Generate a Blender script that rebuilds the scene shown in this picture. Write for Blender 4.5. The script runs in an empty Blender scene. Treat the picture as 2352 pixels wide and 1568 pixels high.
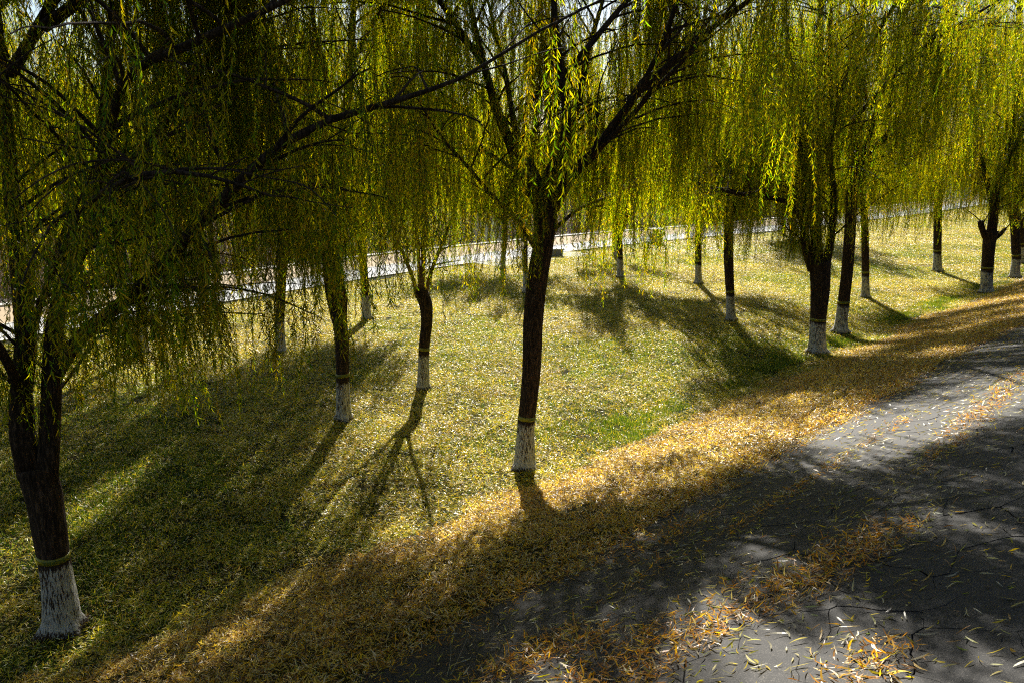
import bpy, math, random
import numpy as np
from mathutils import Vector, Matrix, noise as mn

C = bpy.context.scene.collection
sc = bpy.context.scene
R = math.radians

# ------------------------------------------------------------------ camera, sky, sun, exposure
PITCH = R(13.34); F = 1830.0; CAM_H = 7.0
cam = bpy.data.cameras.new('camera'); co = bpy.data.objects.new('camera', cam); C.objects.link(co)
cam.sensor_width = 36.0; cam.lens = 36.0*F/2352.0; cam.clip_start = 0.05; cam.clip_end = 3000
co.location = (0, 0, CAM_H); co.rotation_euler = (R(90)-PITCH, 0, 0); sc.camera = co

SUN_EL = 36.0; SUN_AZ = 1.5      # azimuth measured from +Y towards +X
w = bpy.data.worlds.new('World'); sc.world = w; w.use_nodes = True
nt = w.node_tree; nt.nodes.clear()
sky = nt.nodes.new('ShaderNodeTexSky'); sky.sky_type = 'NISHITA'; sky.sun_disc = False
sky.sun_elevation = R(SUN_EL); sky.sun_rotation = R(SUN_AZ); sky.dust_density = 0.6
bg = nt.nodes.new('ShaderNodeBackground'); bg.inputs[1].default_value = 0.05
wo = nt.nodes.new('ShaderNodeOutputWorld')
nt.links.new(sky.outputs[0], bg.inputs[0]); nt.links.new(bg.outputs[0], wo.inputs[0])
sl = bpy.data.lights.new('sun', 'SUN'); sl.energy = 5.0; sl.angle = R(0.5); sl.color = (1.0, 0.95, 0.86)
so = bpy.data.objects.new('sun', sl); C.objects.link(so); so.location = (0, 20, 40)
sd = Vector((math.sin(R(SUN_AZ))*math.cos(R(SUN_EL)), math.cos(R(SUN_AZ))*math.cos(R(SUN_EL)), math.sin(R(SUN_EL))))
so.rotation_euler = sd.to_track_quat('Z', 'Y').to_euler()
sc.view_settings.view_transform = 'Standard'; sc.view_settings.look = 'None'
sc.view_settings.gamma = 1; sc.view_settings.use_curve_mapping = False
sc.view_settings.exposure = 1.3
sc.cycles.filter_width = 1.15; sc.cycles.use_denoising = False; sc.cycles.sample_clamp_indirect = 4.0
sc.cycles.max_bounces = 8; sc.cycles.transmission_bounces = 4; sc.cycles.diffuse_bounces = 3

# ------------------------------------------------------------------ helpers
def tag(o, label=None, cat=None, group=None, kind=None):
    if label: o['label'] = label
    if cat: o['category'] = cat
    if group: o['group'] = group
    if kind: o['kind'] = kind
    return o

def link(name, me, parent=None):
    o = bpy.data.objects.new(name, me); C.objects.link(o)
    if parent: o.parent = parent
    return o

def empty(name, loc):
    o = bpy.data.objects.new(name, None); C.objects.link(o); o.location = loc; o.empty_display_size = .2
    return o

class MB:
    """collects vertices, faces and per-vertex colours"""
    def __init__(s): s.v = []; s.f = []; s.c = []
    def add(s, vs, fs, col=None):
        b = len(s.v); s.v.extend(vs); s.f.extend([tuple(i+b for i in f) for f in fs])
        s.c.extend([col or (1, 1, 1)]*len(vs))
    def box(s, x0, x1, y0, y1, z0, z1, b=0.0):
        if b <= 0:
            s.add([(x0,y0,z0),(x1,y0,z0),(x1,y1,z0),(x0,y1,z0),(x0,y0,z1),(x1,y0,z1),(x1,y1,z1),(x0,y1,z1)],
                  [(0,3,2,1),(4,5,6,7),(0,1,5,4),(1,2,6,5),(2,3,7,6),(3,0,4,7)])
        else:
            r = [(x0+b,y0),(x1-b,y0),(x1,y0+b),(x1,y1-b),(x1-b,y1),(x0+b,y1),(x0,y1-b),(x0,y0+b)]
            q = [(x0+b,y0+b),(x1-b,y0+b),(x1-b,y0+b),(x1-b,y1-b),(x1-b,y1-b),(x0+b,y1-b),(x0+b,y1-b),(x0+b,y0+b)]
            vs = [(x,y,z0) for x,y in r]+[(x,y,z1-b) for x,y in r]+[(x0+b,y0+b,z1),(x1-b,y0+b,z1),(x1-b,y1-b,z1),(x0+b,y1-b,z1)]
            fs = [tuple(range(7,-1,-1))]+[(i,(i+1)%8,8+(i+1)%8,8+i) for i in range(8)]
            k = [0,1,1,2,2,3,3,0]
            for i in range(8):
                a, c = k[i], k[(i+1)%8]
                fs.append((8+i, 8+(i+1)%8, 16+c, 16+a) if a != c else (8+i, 8+(i+1)%8, 16+a))
            fs.append((16,17,18,19)); s.add(vs, fs)
    def mesh(s, name, mat, smooth=False):
        me = bpy.data.meshes.new(name); me.from_pydata([tuple(v) for v in s.v], [], s.f)
        if any(c != (1, 1, 1) for c in s.c[:50]+s.c[-50:]):
            a = me.color_attributes.new('col', 'FLOAT_COLOR', 'POINT')
            arr = np.ones((len(s.c), 4), 'f'); arr[:, :3] = np.array(s.c, 'f'); a.data.foreach_set('color', arr.ravel())
        if mat: me.materials.append(mat)
        if smooth: me.polygons.foreach_set('use_smooth', [True]*len(me.polygons))
        me.update(); return me
    def obj(s, name, mat, parent=None, smooth=False): return link(name, s.mesh(name, mat, smooth), parent)

# design helper: point at world distance Y that lies on the sight line (u,v) of the 2352 px wide survey picture
def W(u, v, Y):
    x = (u-1176)/F; y = -(v-784)/F
    r = Vector((x, math.cos(PITCH)+y*math.sin(PITCH), -math.sin(PITCH)+y*math.cos(PITCH)))
    t = Y/r.y
    return Vector((r.x*t, Y, CAM_H+r.z*t))
def G(u, v):
    x = (u-1176)/F; y = -(v-784)/F
    r = Vector((x, math.cos(PITCH)+y*math.sin(PITCH), -math.sin(PITCH)+y*math.cos(PITCH)))
    t = -CAM_H/r.z
    return Vector((r.x*t, r.y*t, 0))

# ------------------------------------------------------------------ terrain: s runs along the foot of the dike, d across it (uphill positive)
A0 = (-1.9, 13.9); Q = math.sqrt(.5); SL = 0.40
def sd_of(x, y): return ((x-A0[0])+(y-A0[1]))*Q, ((x-A0[0])-(y-A0[1]))*Q
def xy_of(s, d): return A0[0]+(s+d)*Q, A0[1]+(s-d)*Q
PN_S = [-400, -60, -1.5, 3.7, 17.6, 26.6, 45, 62.8, 93, 200, 700]
PN_D = [-20, -21, -23.0, -24.3, -26.4, -27.0, -26.0, -22.8, -21.3, -21, -21]
def dn(s):
    return float(np.mean([np.interp(s+k, PN_S, PN_D) for k in (-4, -2, 0, 2, 4)]))
def softplus(t, k):
    t = t/k
    return k*(t if t > 20 else math.log1p(math.exp(t)))
def Zsd(s, d, n=None):
    n = dn(s) if n is None else n
    z = SL*(softplus(d, .45) - softplus(d-12.6, .5))
    if -20 < d < 6:
        x, y = xy_of(s, d)
        z += .05*mn.noise(Vector((x*.22, y*.22, 3.1)))*min(1, (d+20)/4)*min(1, (6-d)/2)
    e = n-8.4-d            # distance past the outer kerb, towards the river
    if e > 0:
        z -= 1.5*min(1, e/4.5)
        if e > 55: z += 1.9*min(1, (e-55)/12)
    return z
def Z(x, y):
    s, d = sd_of(x, y); return Zsd(s, d)
def P(s, d, h=0.0):
    """point on the ground at (s,d), lifted h along the surface normal"""
    x, y = xy_of(s, d); z = Zsd(s, d)
    if 0.8 < d < 12:
        n = Vector((-SL*Q, SL*Q, 1)).normalized()
        return Vector((x, y, z))+n*h
    return Vector((x, y, z+h))
def slope_rot(s, d):
    """rotation that lays a flat tile on the ground"""
    e = .15; g = (Zsd(s, d+e)-Zsd(s, d-e))/(2*e)
    n = Vector((-g*Q, g*Q, 1)).normalized()
    return n.to_track_quat('Z', 'Y').to_matrix()

# ------------------------------------------------------------------ materials
def new_mat(name):
    m = bpy.data.materials.new(name); m.use_nodes = True; t = m.node_tree
    b = t.nodes['Principled BSDF']; return m, t, b
def N(t, k, **kw):
    n = t.nodes.new(k)
    for a, v in kw.items(): setattr(n, a, v)
    return n
def ramp(t, stops, interp='LINEAR'):
    n = t.nodes.new('ShaderNodeValToRGB'); n.color_ramp.interpolation = interp
    e = n.color_ramp.elements
    while len(e) < len(stops): e.new(.5)
    for i, (p, c) in enumerate(stops): e[i].position = p; e[i].color = (*c, 1)
    return n
def noise_(t, scale, detail=4, rough=.6, coord='Object', sc3=(1, 1, 1), dist=0):
    tc = t.nodes.new('ShaderNodeTexCoord'); mp = t.nodes.new('ShaderNodeMapping'); mp.inputs['Scale'].default_value = sc3
    t.links.new(tc.outputs[coord], mp.inputs[0])
    n = t.nodes.new('ShaderNodeTexNoise'); n.inputs['Scale'].default_value = scale
    n.inputs['Detail'].default_value = detail; n.inputs['Roughness'].default_value = rough; n.inputs['Distortion'].default_value = dist
    t.links.new(mp.outputs[0], n.inputs['Vector']); return n
def bump(t, b, src, strength, dist):
    n = t.nodes.new('ShaderNodeBump'); n.inputs['Strength'].default_value = strength; n.inputs['Distance'].default_value = dist
    t.links.new(src, n.inputs['Height']); t.links.new(n.outputs[0], b.inputs['Normal'])

def leaf_mat(name, dif, tra, rough, vary=.0, mixf=.55, spec=.35, trafac=None):
    """colour from the leaf's own 'col' attribute; thin leaf: part reflected, part let through"""
    m, t, b = new_mat(name)
    at = N(t, 'ShaderNodeAttribute', attribute_name='col')
    oi = t.nodes.new('ShaderNodeObjectInfo')
    hs = t.nodes.new('ShaderNodeHueSaturation')
    mr = t.nodes.new('ShaderNodeMapRange'); mr.inputs[3].default_value = .5-vary*.026; mr.inputs[4].default_value = .5+vary*.016
    mv = t.nodes.new('ShaderNodeMapRange'); mv.inputs[3].default_value = 1-vary*.35; mv.inputs[4].default_value = 1+vary*.35
    t.links.new(oi.outputs['Random'], mr.inputs[0]); t.links.new(mr.outputs[0], hs.inputs['Hue'])
    t.links.new(oi.outputs['Random'], mv.inputs[0]); t.links.new(mv.outputs[0], hs.inputs['Value'])
    t.links.new(at.outputs['Color'], hs.inputs['Color'])
    def mul(c):
        x = N(t, 'ShaderNodeMix', data_type='RGBA', blend_type='MULTIPLY'); x.inputs[0].default_value = 1
        t.links.new(hs.outputs[0], x.inputs[6]); x.inputs[7].default_value = (*c, 1); return x.outputs[2]
    t.links.new(mul(dif), b.inputs['Base Color']); b.inputs['Roughness'].default_value = rough
    b.inputs['Specular IOR Level'].default_value = spec
    tr = t.nodes.new('ShaderNodeBsdfTranslucent'); t.links.new(mul(tra), tr.inputs[0])
    mx = t.nodes.new('ShaderNodeMixShader'); mx.inputs[0].default_value = mixf
    t.links.new(b.outputs[0], mx.inputs[1]); t.links.new(tr.outputs[0], mx.inputs[2])
    t.links.new(mx.outputs[0], t.nodes['Material Output'].inputs[0]); return m

M = {}
M['foliage'] = leaf_mat('willow_leaf', (.6, .6, .5), (2.9, 2.5, .35), .42, 1.0, .62, .3)
M['litter'] = leaf_mat('fallen_leaf', (.95, .92, .85), (1.7, 1.5, .5), .38, .35, .42, .5)
M['grass'] = leaf_mat('grass_blade', (.9, .9, .9), (2.6, 2.6, .8), .40, .5, .5, .5)

def bark_mat(name, white):
    m, t, b = new_mat(name)
    n1 = noise_(t, 13 if white else 9, 5, .62, sc3=(3.6, 3.6, .55), dist=.9)
    n2 = noise_(t, 2.2, 3, .6, sc3=(1, 1, .6))
    if white:
        mt = N(t, 'ShaderNodeMath', operation='ADD'); ml = N(t, 'ShaderNodeMath', operation='MULTIPLY'); ml.inputs[1].default_value = .28
        t.links.new(n2.outputs[0], ml.inputs[0]); t.links.new(n1.outputs[0], mt.inputs[0]); t.links.new(ml.outputs[0], mt.inputs[1])
        # paint misses the soil line and thins at the top edge
        tc = t.nodes.new('ShaderNodeTexCoord'); sx = t.nodes.new('ShaderNodeSeparateXYZ'); t.links.new(tc.outputs['Object'], sx.inputs[0])
        lo = t.nodes.new('ShaderNodeMapRange'); lo.inputs[1].default_value = 0; lo.inputs[2].default_value = .16; lo.inputs[3].default_value = -.3; lo.inputs[4].default_value = 0
        hi = t.nodes.new('ShaderNodeMapRange'); hi.inputs[1].default_value = 1.06; hi.inputs[2].default_value = 1.2; hi.inputs[3].default_value = 0; hi.inputs[4].default_value = -.22
        t.links.new(sx.outputs[2], lo.inputs[0]); t.links.new(sx.outputs[2], hi.inputs[0])
        a1 = N(t, 'ShaderNodeMath', operation='ADD'); a2 = N(t, 'ShaderNodeMath', operation='ADD')
        t.links.new(mt.outputs[0], a1.inputs[0]); t.links.new(lo.outputs[0], a1.inputs[1])
        t.links.new(a1.outputs[0], a2.inputs[0]); t.links.new(hi.outputs[0], a2.inputs[1])
        rp = ramp(t, [(0, (.022, .013, .009)), (.565, (.05, .03, .02)), (.61, (.48, .47, .43)), (.9, (.68, .67, .63))])
        t.links.new(a2.outputs[0], rp.inputs[0])
    else:
        rp = ramp(t, [(.35, (.010, .007, .005)), (.5, (.04, .025, .017)), (.68, (.13, .085, .058))])
        t.links.new(n1.outputs[0], rp.inputs[0])
    t.links.new(rp.outputs[0], b.inputs['Base Color']); b.inputs['Roughness'].default_value = .92
    b.inputs['Specular IOR Level'].default_value = .2
    bump(t, b, n1.outputs[0], .9, .03); return m
M['bark'] = bark_mat('willow_bark', False)
M['white'] = bark_mat('whitewashed_bark', True)

def plain(name, col, rough=.6, var=.25, scale=8, metal=0, bmp=.0, spec=.5):
    m, t, b = new_mat(name)
    n = noise_(t, scale, 5, .6)
    lo = tuple(c*(1-var) for c in col); hi = tuple(min(1, c*(1+var)) for c in col)
    rp = ramp(t, [(.3, lo), (.7, hi)]); t.links.new(n.outputs[0], rp.inputs[0]); t.links.new(rp.outputs[0], b.inputs['Base Color'])
    b.inputs['Roughness'].default_value = rough; b.inputs['Metallic'].default_value = metal; b.inputs['Specular IOR Level'].default_value = spec
    if bmp: bump(t, b, n.outputs[0], bmp, .02)
    return m
M['young'] = plain('young_bark', (.17, .105, .05), .8, .3, 12, bmp=.4)
M['tape'] = plain('yellow_tape', (.26, .24, .012), .35, .1, 20)
M['ink'] = plain('green_ink', (.02, .10, .04), .5, .1, 20)
M['path'] = plain('pale_concrete', (.36, .36, .35), .95, .10, 3, bmp=.2)
M['kerb'] = plain('kerb_stone', (.48, .45, .38), .8, .12, 5)
M['verge'] = plain('tan_gravel', (.34, .25, .14), .95, .2, 6, bmp=.4)
M['metal_grey'] = plain('brushed_panel', (.46, .47, .43), .5, .06, 30)
M['metal_dark'] = plain('dark_frame', (.035, .038, .04), .5, .1, 30)
M['metal_lid'] = plain('pale_lid', (.55, .57, .55), .4, .06, 30)
M['stone'] = plain('grey_block_stone', (.22, .22, .21), .9, .25, 9, bmp=.5)
M['joint'] = plain('dark_joint_soil', (.012, .011, .010), .95, .3, 20)
M['reed'] = leaf_mat('dry_reed', (1, 1, 1), (.8, .7, .6), .6, .8, .25, .3)
M['twig'] = plain('dry_stem', (.10, .075, .055), .9, .3, 20)

m, t, b = new_mat('lawn_soil')
n1 = noise_(t, .35, 4, .6); n2 = noise_(t, 22, 4, .7)
r1 = ramp(t, [(.35, (.014, .022, .004)), (.6, (.035, .032, .008))]); t.links.new(n1.outputs[0], r1.inputs[0])
r2 = ramp(t, [(.35, (.35, .35, .35)), (.7, (1.5, 1.4, 1.1))]); t.links.new(n2.outputs[0], r2.inputs[0])
mx = N(t, 'ShaderNodeMix', data_type='RGBA', blend_type='MULTIPLY'); mx.inputs[0].default_value = 1
t.links.new(r1.outputs[0], mx.inputs[6]); t.links.new(r2.outputs[0], mx.inputs[7]); t.links.new(mx.outputs[2], b.inputs['Base Color'])
b.inputs['Roughness'].default_value = 1; b.inputs['Specular IOR Level'].default_value = .1; bump(t, b, n2.outputs[0], .8, .05)
M['soil'] = m

m, t, b = new_mat('weathered_asphalt_slab')
n1 = noise_(t, 1.3, 5, .6); n2 = noise_(t, 110, 3, .7); n3 = noise_(t, 14, 4, .7)
r1 = ramp(t, [(.3, (.011, .010, .0095)), (.55, (.020, .0185, .017)), (.75, (.034, .032, .029))]); t.links.new(n1.outputs[0], r1.inputs[0])
r2 = ramp(t, [(.30, (.5, .5, .5)), (.56, (1.0, 1.0, 1.0)), (.62, (5.0, 4.8, 4.4))]); t.links.new(n2.outputs[0], r2.inputs[0])
r3 = ramp(t, [(.35, (.75, .75, .75)), (.65, (1.2, 1.2, 1.2))]); t.links.new(n3.outputs[0], r3.inputs[0])
a = N(t, 'ShaderNodeMix', data_type='RGBA', blend_type='MULTIPLY'); a.inputs[0].default_value = 1
c2 = N(t, 'ShaderNodeMix', data_type='RGBA', blend_type='MULTIPLY'); c2.inputs[0].default_value = 1
t.links.new(r1.outputs[0], a.inputs[6]); t.links.new(r2.outputs[0], a.inputs[7]); t.links.new(a.outputs[2], c2.inputs[6]); t.links.new(r3.outputs[0], c2.inputs[7])
t.links.new(c2.outputs[2], b.inputs['Base Color']); b.inputs['Roughness'].default_value = .75; b.inputs['Specular IOR Level'].default_value = .35
ad = N(t, 'ShaderNodeMath', operation='MULTIPLY_ADD'); ad.inputs[1].default_value = .25
t.links.new(n2.outputs[0], ad.inputs[0]); t.links.new(n3.outputs[0], ad.inputs[2]); bump(t, b, ad.outputs[0], .5, .012)
M['slab'] = m

m, t, b = new_mat('river_water')
b.inputs['Base Color'].default_value = (.03, .045, .05, 1); b.inputs['Roughness'].default_value = .12; b.inputs['IOR'].default_value = 1.33
n1 = noise_(t, 1.6, 4, .6, sc3=(1, 1, 1)); bump(t, b, n1.outputs[0], .35, .15)
M['water'] = m

# ------------------------------------------------------------------ ground sheets
def grid_obj(name, ss, ds, lift, mat, zf=None):
    mb = MB(); nd = len(ds)
    for s in ss:
        n = dn(s)
        for d in ds:
            dd = d(n) if callable(d) else d
            x, y = xy_of(s, dd); z = Zsd(s, dd, n) if zf is None else zf
            mb.v.append((x, y, z+lift)); mb.c.append((1, 1, 1))
    for i in range(len(ss)-1):
        for j in range(nd-1):
            a = i*nd+j; mb.f.append((a, a+1, a+nd+1, a+nd))
    return mb.obj(name, mat, smooth=True)
ss = list(np.concatenate([np.linspace(-900, -60, 15)[:-1], np.arange(-60, 130, 1.0), np.linspace(130, 1500, 18)]))
ds = list(np.concatenate([[-1500, -800, -400, -200, -130, -110], np.arange(-100, -36, 3.), np.arange(-36, -20, 1.0), np.arange(-20, 15, .6), [20, 40, 120, 400]]))
tag(grid_obj('ground', ss, ds, 0, M['soil']), kind='structure')
tag(grid_obj('water', [-900, -60, 0, 60, 130, 1500], [-260, -120, lambda n: n-9.2], 0, M['water'], zf=-.95), kind='structure')
sp = list(np.arange(-60, 150, 1.5))
def ribbon(name, a, bb, h, mat, kind='structure', ss=sp):
    """raised ribbon between offsets a and bb from the path's near edge"""
    mb = MB()
    for s in ss:
        n = dn(s)
        for dd, z in ((a, -.1), (a, h), (bb, h), (bb, -.1)):
            x, y = xy_of(s, n+dd); mb.v.append((x, y, z)); mb.c.append((1, 1, 1))
    for i in range(len(ss)-1):
        for j in range(3):
            q = i*4+j; mb.f.append((q, q+1, q+5, q+4))
    return tag(mb.obj(name, mat), kind=kind)
ribbon('path', -.17, -3.2, .045, M['path'])
ribbon('path_kerb', 0, -.17, .075, M['kerb'])
ribbon('path_kerb', -3.2, -3.36, .07, M['kerb'])
ribbon('verge', -3.36, -7.6, .03, M['verge'])
ribbon('riverside_kerb', -7.6, -8.15, .12, M['kerb'])
# small paved landing beside the path
mb = MB()
for i, s in enumerate(np.linspace(26, 35, 8)):
    for dd in (0, 2.4):
        x, y = xy_of(s, dn(s)+dd); mb.v.append((x, y, .05)); mb.c.append((1, 1, 1)); mb.v.append((x, y, -.1)); mb.c.append((1, 1, 1))
for i in range(7):
    q = i*4; mb.f += [(q, q+2, q+6, q+4), (q+2, q+3, q+7, q+6)]
mb.f += [(0, 1, 3, 2), (28, 30, 31, 29)]
tag(mb.obj('paved_landing', M['path']), kind='structure')

# ------------------------------------------------------------------ cracked slabs of the dike face
rng = random.Random(5)
DS0 = 5.75
base = MB()
bs = list(np.arange(-16, 60, 1.0))
for s in bs:
    for d in np.arange(5.5, 12.3, .6):
        p = P(s, d, .012); base.v.append(tuple(p)); base.c.append((1, 1, 1))
nb = len(np.arange(5.5, 12.3, .6))
for i in range(len(bs)-1):
    for j in range(nb-1):
        a = i*nb+j; base.f.append((a, a+1, a+nb+1, a+nb))
paving = tag(base.obj('embankment_paving', M['joint']), kind='structure')
CS, CD = .60, .58
pts = {}
ni, nj = int(66/CS), int(6.4/CD)
for i in range(-1, ni+1):
    for j in range(-1, nj+1):
        pts[i, j] = (-13+(i+.5+(.25 if j % 2 else -.25)+rng.uniform(-.33, .33))*CS, DS0+(j+.5+rng.uniform(-.33, .33))*CD)
def clip(poly, mx, my, nx, ny):
    out = []
    for k in range(len(poly)):
        a, b_ = poly[k], poly[(k+1) % len(poly)]
        fa = (a[0]-mx)*nx+(a[1]-my)*ny; fb = (b_[0]-mx)*nx+(b_[1]-my)*ny
        if fa <= 0: out.append(a)
        if fa*fb < 0:
            tt = fa/(fa-fb); out.append((a[0]+(b_[0]-a[0])*tt, a[1]+(b_[1]-a[1])*tt))
    return out
slabs = []
for (i, j), (cs_, cd_) in pts.items():
    if i < 0 or j < 0 or i >= ni or j >= nj: continue
    poly = [(cs_-1.5, cd_-1.2), (cs_+1.5, cd_-1.2), (cs_+1.5, cd_+1.2), (cs_-1.5, cd_+1.2)]
    for di in (-2, -1, 0, 1, 2):
        for dj in (-2, -1, 0, 1, 2):
            q = pts.get((i+di, j+dj))
            if q and (di or dj):
                nx, ny = q[0]-cs_, q[1]-cd_; L = math.hypot(nx, ny); gap = .0008+.0065*max(0, mn.noise(Vector(((cs_+q[0])*.8, (cd_+q[1])*.8, 5)))-.12)*2.2
                poly = clip(poly, (cs_+q[0])/2-nx/L*gap, (cd_+q[1])/2-ny/L*gap, nx/L, ny/L)
                if len(poly) < 3: break
    if len(poly) < 3: continue
    x, y = xy_of(cs_, cd_)
    slabs.append((math.hypot(x, y), cs_, cd_, poly))
slabs.sort()
def in_view(s, d, m=1.25):
    p = P(s, d) ; f = p.y*math.cos(PITCH)-(p.z-CAM_H)*math.sin(PITCH)
    if f < .5: return False
    up = p.y*math.sin(PITCH)+(p.z-CAM_H)*math.cos(PITCH)
    return abs(p.x)/f < .643*m and abs(up)/f < .428*m
far_s = MB(); n_ind = 0
def slab_geo(mb, cs_, cd_, poly, origin):
    h = .035+rng.uniform(-.003, .003); ts, td = rng.uniform(-.008, .008), rng.uniform(-.008, .008)
    ring = []
    def warp(p):
        q_ = Vector((p[0]*1.7, p[1]*1.7, 2.0)); q2 = Vector((p[0]*7, p[1]*7, 8.0))
        return (p[0]+mn.noise(q_)*.22+mn.noise(q2)*.035, p[1]+mn.noise(q_+Vector((0, 0, 9)))*.14+mn.noise(q2+Vector((0, 0, 9)))*.03)
    for k in range(len(poly)):
        a, b_ = poly[k], poly[(k+1) % len(poly)]
        L = math.hypot(b_[0]-a[0], b_[1]-a[1])
        if L < .015: continue
        m_ = max(1, min(6, int(L/.09)))
        for q in range(m_):
            tt = q/m_; ring.append(warp((a[0]+(b_[0]-a[0])*tt, a[1]+(b_[1]-a[1])*tt)))
    n = len(ring)
    if n < 3: return
    def at(p, inset, hh):
        q = (p[0]+(cs_-p[0])*inset, p[1]+(cd_-p[1])*inset)
        return tuple(P(q[0], q[1], hh+ts*(q[0]-cs_)+td*(q[1]-cd_))-origin)
    vs = [at(p, 0, 0.0) for p in ring]+[at(p, .001, h-.002) for p in ring]+[at(p, .008, h) for p in ring]
    fs = [(i, (i+1) % n, n+(i+1) % n, n+i) for i in range(n)]+[(n+i, n+(i+1) % n, 2*n+(i+1) % n, 2*n+i) for i in range(n)]+[tuple(range(2*n, 3*n))]
    mb.add(vs, fs)
for dist, cs_, cd_, poly in slabs:
    if n_ind < 300 and in_view(cs_, cd_, 1.08):
        o0 = P(cs_, cd_); mb = MB(); slab_geo(mb, cs_, cd_, poly, o0)
        if mb.f:
            o = mb.obj('slab', M['slab'], paving); o.location = o0; n_ind += 1
    else:
        slab_geo(far_s, cs_, cd_, poly, Vector((0, 0, 0)))
tag(far_s.obj('slab_field', M['slab'], paving), kind='stuff')

# ------------------------------------------------------------------ instancing node groups (only for uncountable foliage, litter, reeds)
def proto_group(name, meshes):
    ng = bpy.data.node_groups.new(name, 'GeometryNodeTree')
    ng.interface.new_socket('Geometry', in_out='INPUT', socket_type='NodeSocketGeometry')
    ng.interface.new_socket('Geometry', in_out='OUTPUT', socket_type='NodeSocketGeometry')
    Nn, L = ng.nodes, ng.links
    gi = Nn.new('NodeGroupInput'); go = Nn.new('NodeGroupOutput'); ip = Nn.new('GeometryNodeInstanceOnPoints'); j = Nn.new('GeometryNodeJoinGeometry')
    for me in reversed(meshes):                 # later links come first in the joined list
        ob = bpy.data.objects.new(me.name, me)
        oi = Nn.new('GeometryNodeObjectInfo'); oi.inputs['Object'].default_value = ob
        g2 = Nn.new('GeometryNodeGeometryToInstance'); L.new(oi.outputs['Geometry'], g2.inputs[0]); L.new(g2.outputs[0], j.inputs[0])
    L.new(gi.outputs[0], ip.inputs['Points']); L.new(j.outputs[0], ip.inputs['Instance']); ip.inputs['Pick Instance'].default_value = True
    for nm, ty, sk in (('idx', 'INT', 'Instance Index'), ('rot', 'FLOAT_VECTOR', 'Rotation'), ('scl', 'FLOAT_VECTOR', 'Scale')):
        na = Nn.new('GeometryNodeInputNamedAttribute'); na.data_type = ty; na.inputs[0].default_value = nm; L.new(na.outputs[0], ip.inputs[sk])
    L.new(ip.outputs[0], go.inputs[0]); return ng
def scatter(name, group, items, mat, parent=None):
    """items: (location, euler, scale, index)"""
    me = bpy.data.meshes.new(name); me.from_pydata([tuple(i[0]) for i in items], [], [])
    a = me.attributes.new('idx', 'INT', 'POINT'); a.data.foreach_set('value', [int(i[3]) for i in items])
    a = me.attributes.new('rot', 'FLOAT_VECTOR', 'POINT'); a.data.foreach_set('vector', np.array([tuple(i[1]) for i in items], 'f').ravel())
    a = me.attributes.new('scl', 'FLOAT_VECTOR', 'POINT'); a.data.foreach_set('vector', np.array([tuple(i[2]) for i in items], 'f').ravel())
    me.materials.append(mat)
    o = link(name, me, parent); md = o.modifiers.new('instances', 'NODES'); md.node_group = group
    return tag(o, kind='stuff')

# ------------------------------------------------------------------ leaves
def add_leaf(mb, p, ax, side, L, wd, bend, col, seg=3, sick=0.0):
    """narrow willow leaf from p along ax, width along side, bending towards the surface normal"""
    nrm = ax.cross(side).normalized()
    prof = {3: ((0, .0), (.33, 1), (.68, .8), (1, 0)), 5: ((0, .06), (.15, .7), (.38, 1), (.62, .85), (.83, .45), (1, 0))}[seg]
    vs, fs = [], []; last = None
    for k, (tt, ww) in enumerate(prof):
        c = p+ax*(L*tt)+nrm*(bend*L*tt*tt)+side*(sick*L*tt*(tt-.35))
        if ww <= .0: vs.append(tuple(c)); idx = [len(vs)-1]
        else:
            vs.append(tuple(c-side*(wd*.5*ww))); vs.append(tuple(c+side*(wd*.5*ww))); idx = [len(vs)-2, len(vs)-1]
        if last is not None:
            if len(last) == 1: fs.append((last[0], idx[0], idx[1]))
            elif len(idx) == 1: fs.append((last[0], idx[0], last[1]))
            else: fs.append((last[0], idx[0], idx[1], last[1]))
        last = idx
    mb.add(vs, fs, col)
FOL = [((.040, .095, .006), 28), ((.085, .150, .008), 27), ((.17, .21, .008), 21), ((.30, .295, .010), 18), ((.33, .25, .014), 6)]
def pick(r, tab):
    x = r.random()*sum(w_ for _, w_ in tab)
    for c, w_ in tab:
        x -= w_
        if x <= 0: break
    k = r.uniform(.8, 1.2); return tuple(min(1, v*k) for v in c)
def tube(mb, pts, rad, n=5, col=None, rn=None):
    vs, fs = [], []
    prev = None
    for i, p in enumerate(pts):
        a = (pts[min(i+1, len(pts)-1)]-pts[max(i-1, 0)])
        a = a.normalized() if a.length > 1e-6 else Vector((0, 0, 1))
        if prev is None:
            x = a.cross(Vector((0, 1, 0)));
            if x.length < .1: x = a.cross(Vector((1, 0, 0)))
        else: x = prev-a*prev.dot(a)
        x.normalize(); prev = x; y = a.cross(x)
        for k in range(n):
            th = 2*math.pi*k/n; r = rad[i]*(rn(p, th) if rn else 1)
            vs.append(tuple(p+x*(math.cos(th)*r)+y*(math.sin(th)*r)))
    for i in range(len(pts)-1):
        for k in range(n):
            fs.append((i*n+k, i*n+(k+1) % n, (i+1)*n+(k+1) % n, (i+1)*n+k))
    fs.append(tuple(range(n-1, -1, -1))); fs.append(tuple(range((len(pts)-1)*n, len(pts)*n)))
    mb.add(vs, fs, col)

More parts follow.
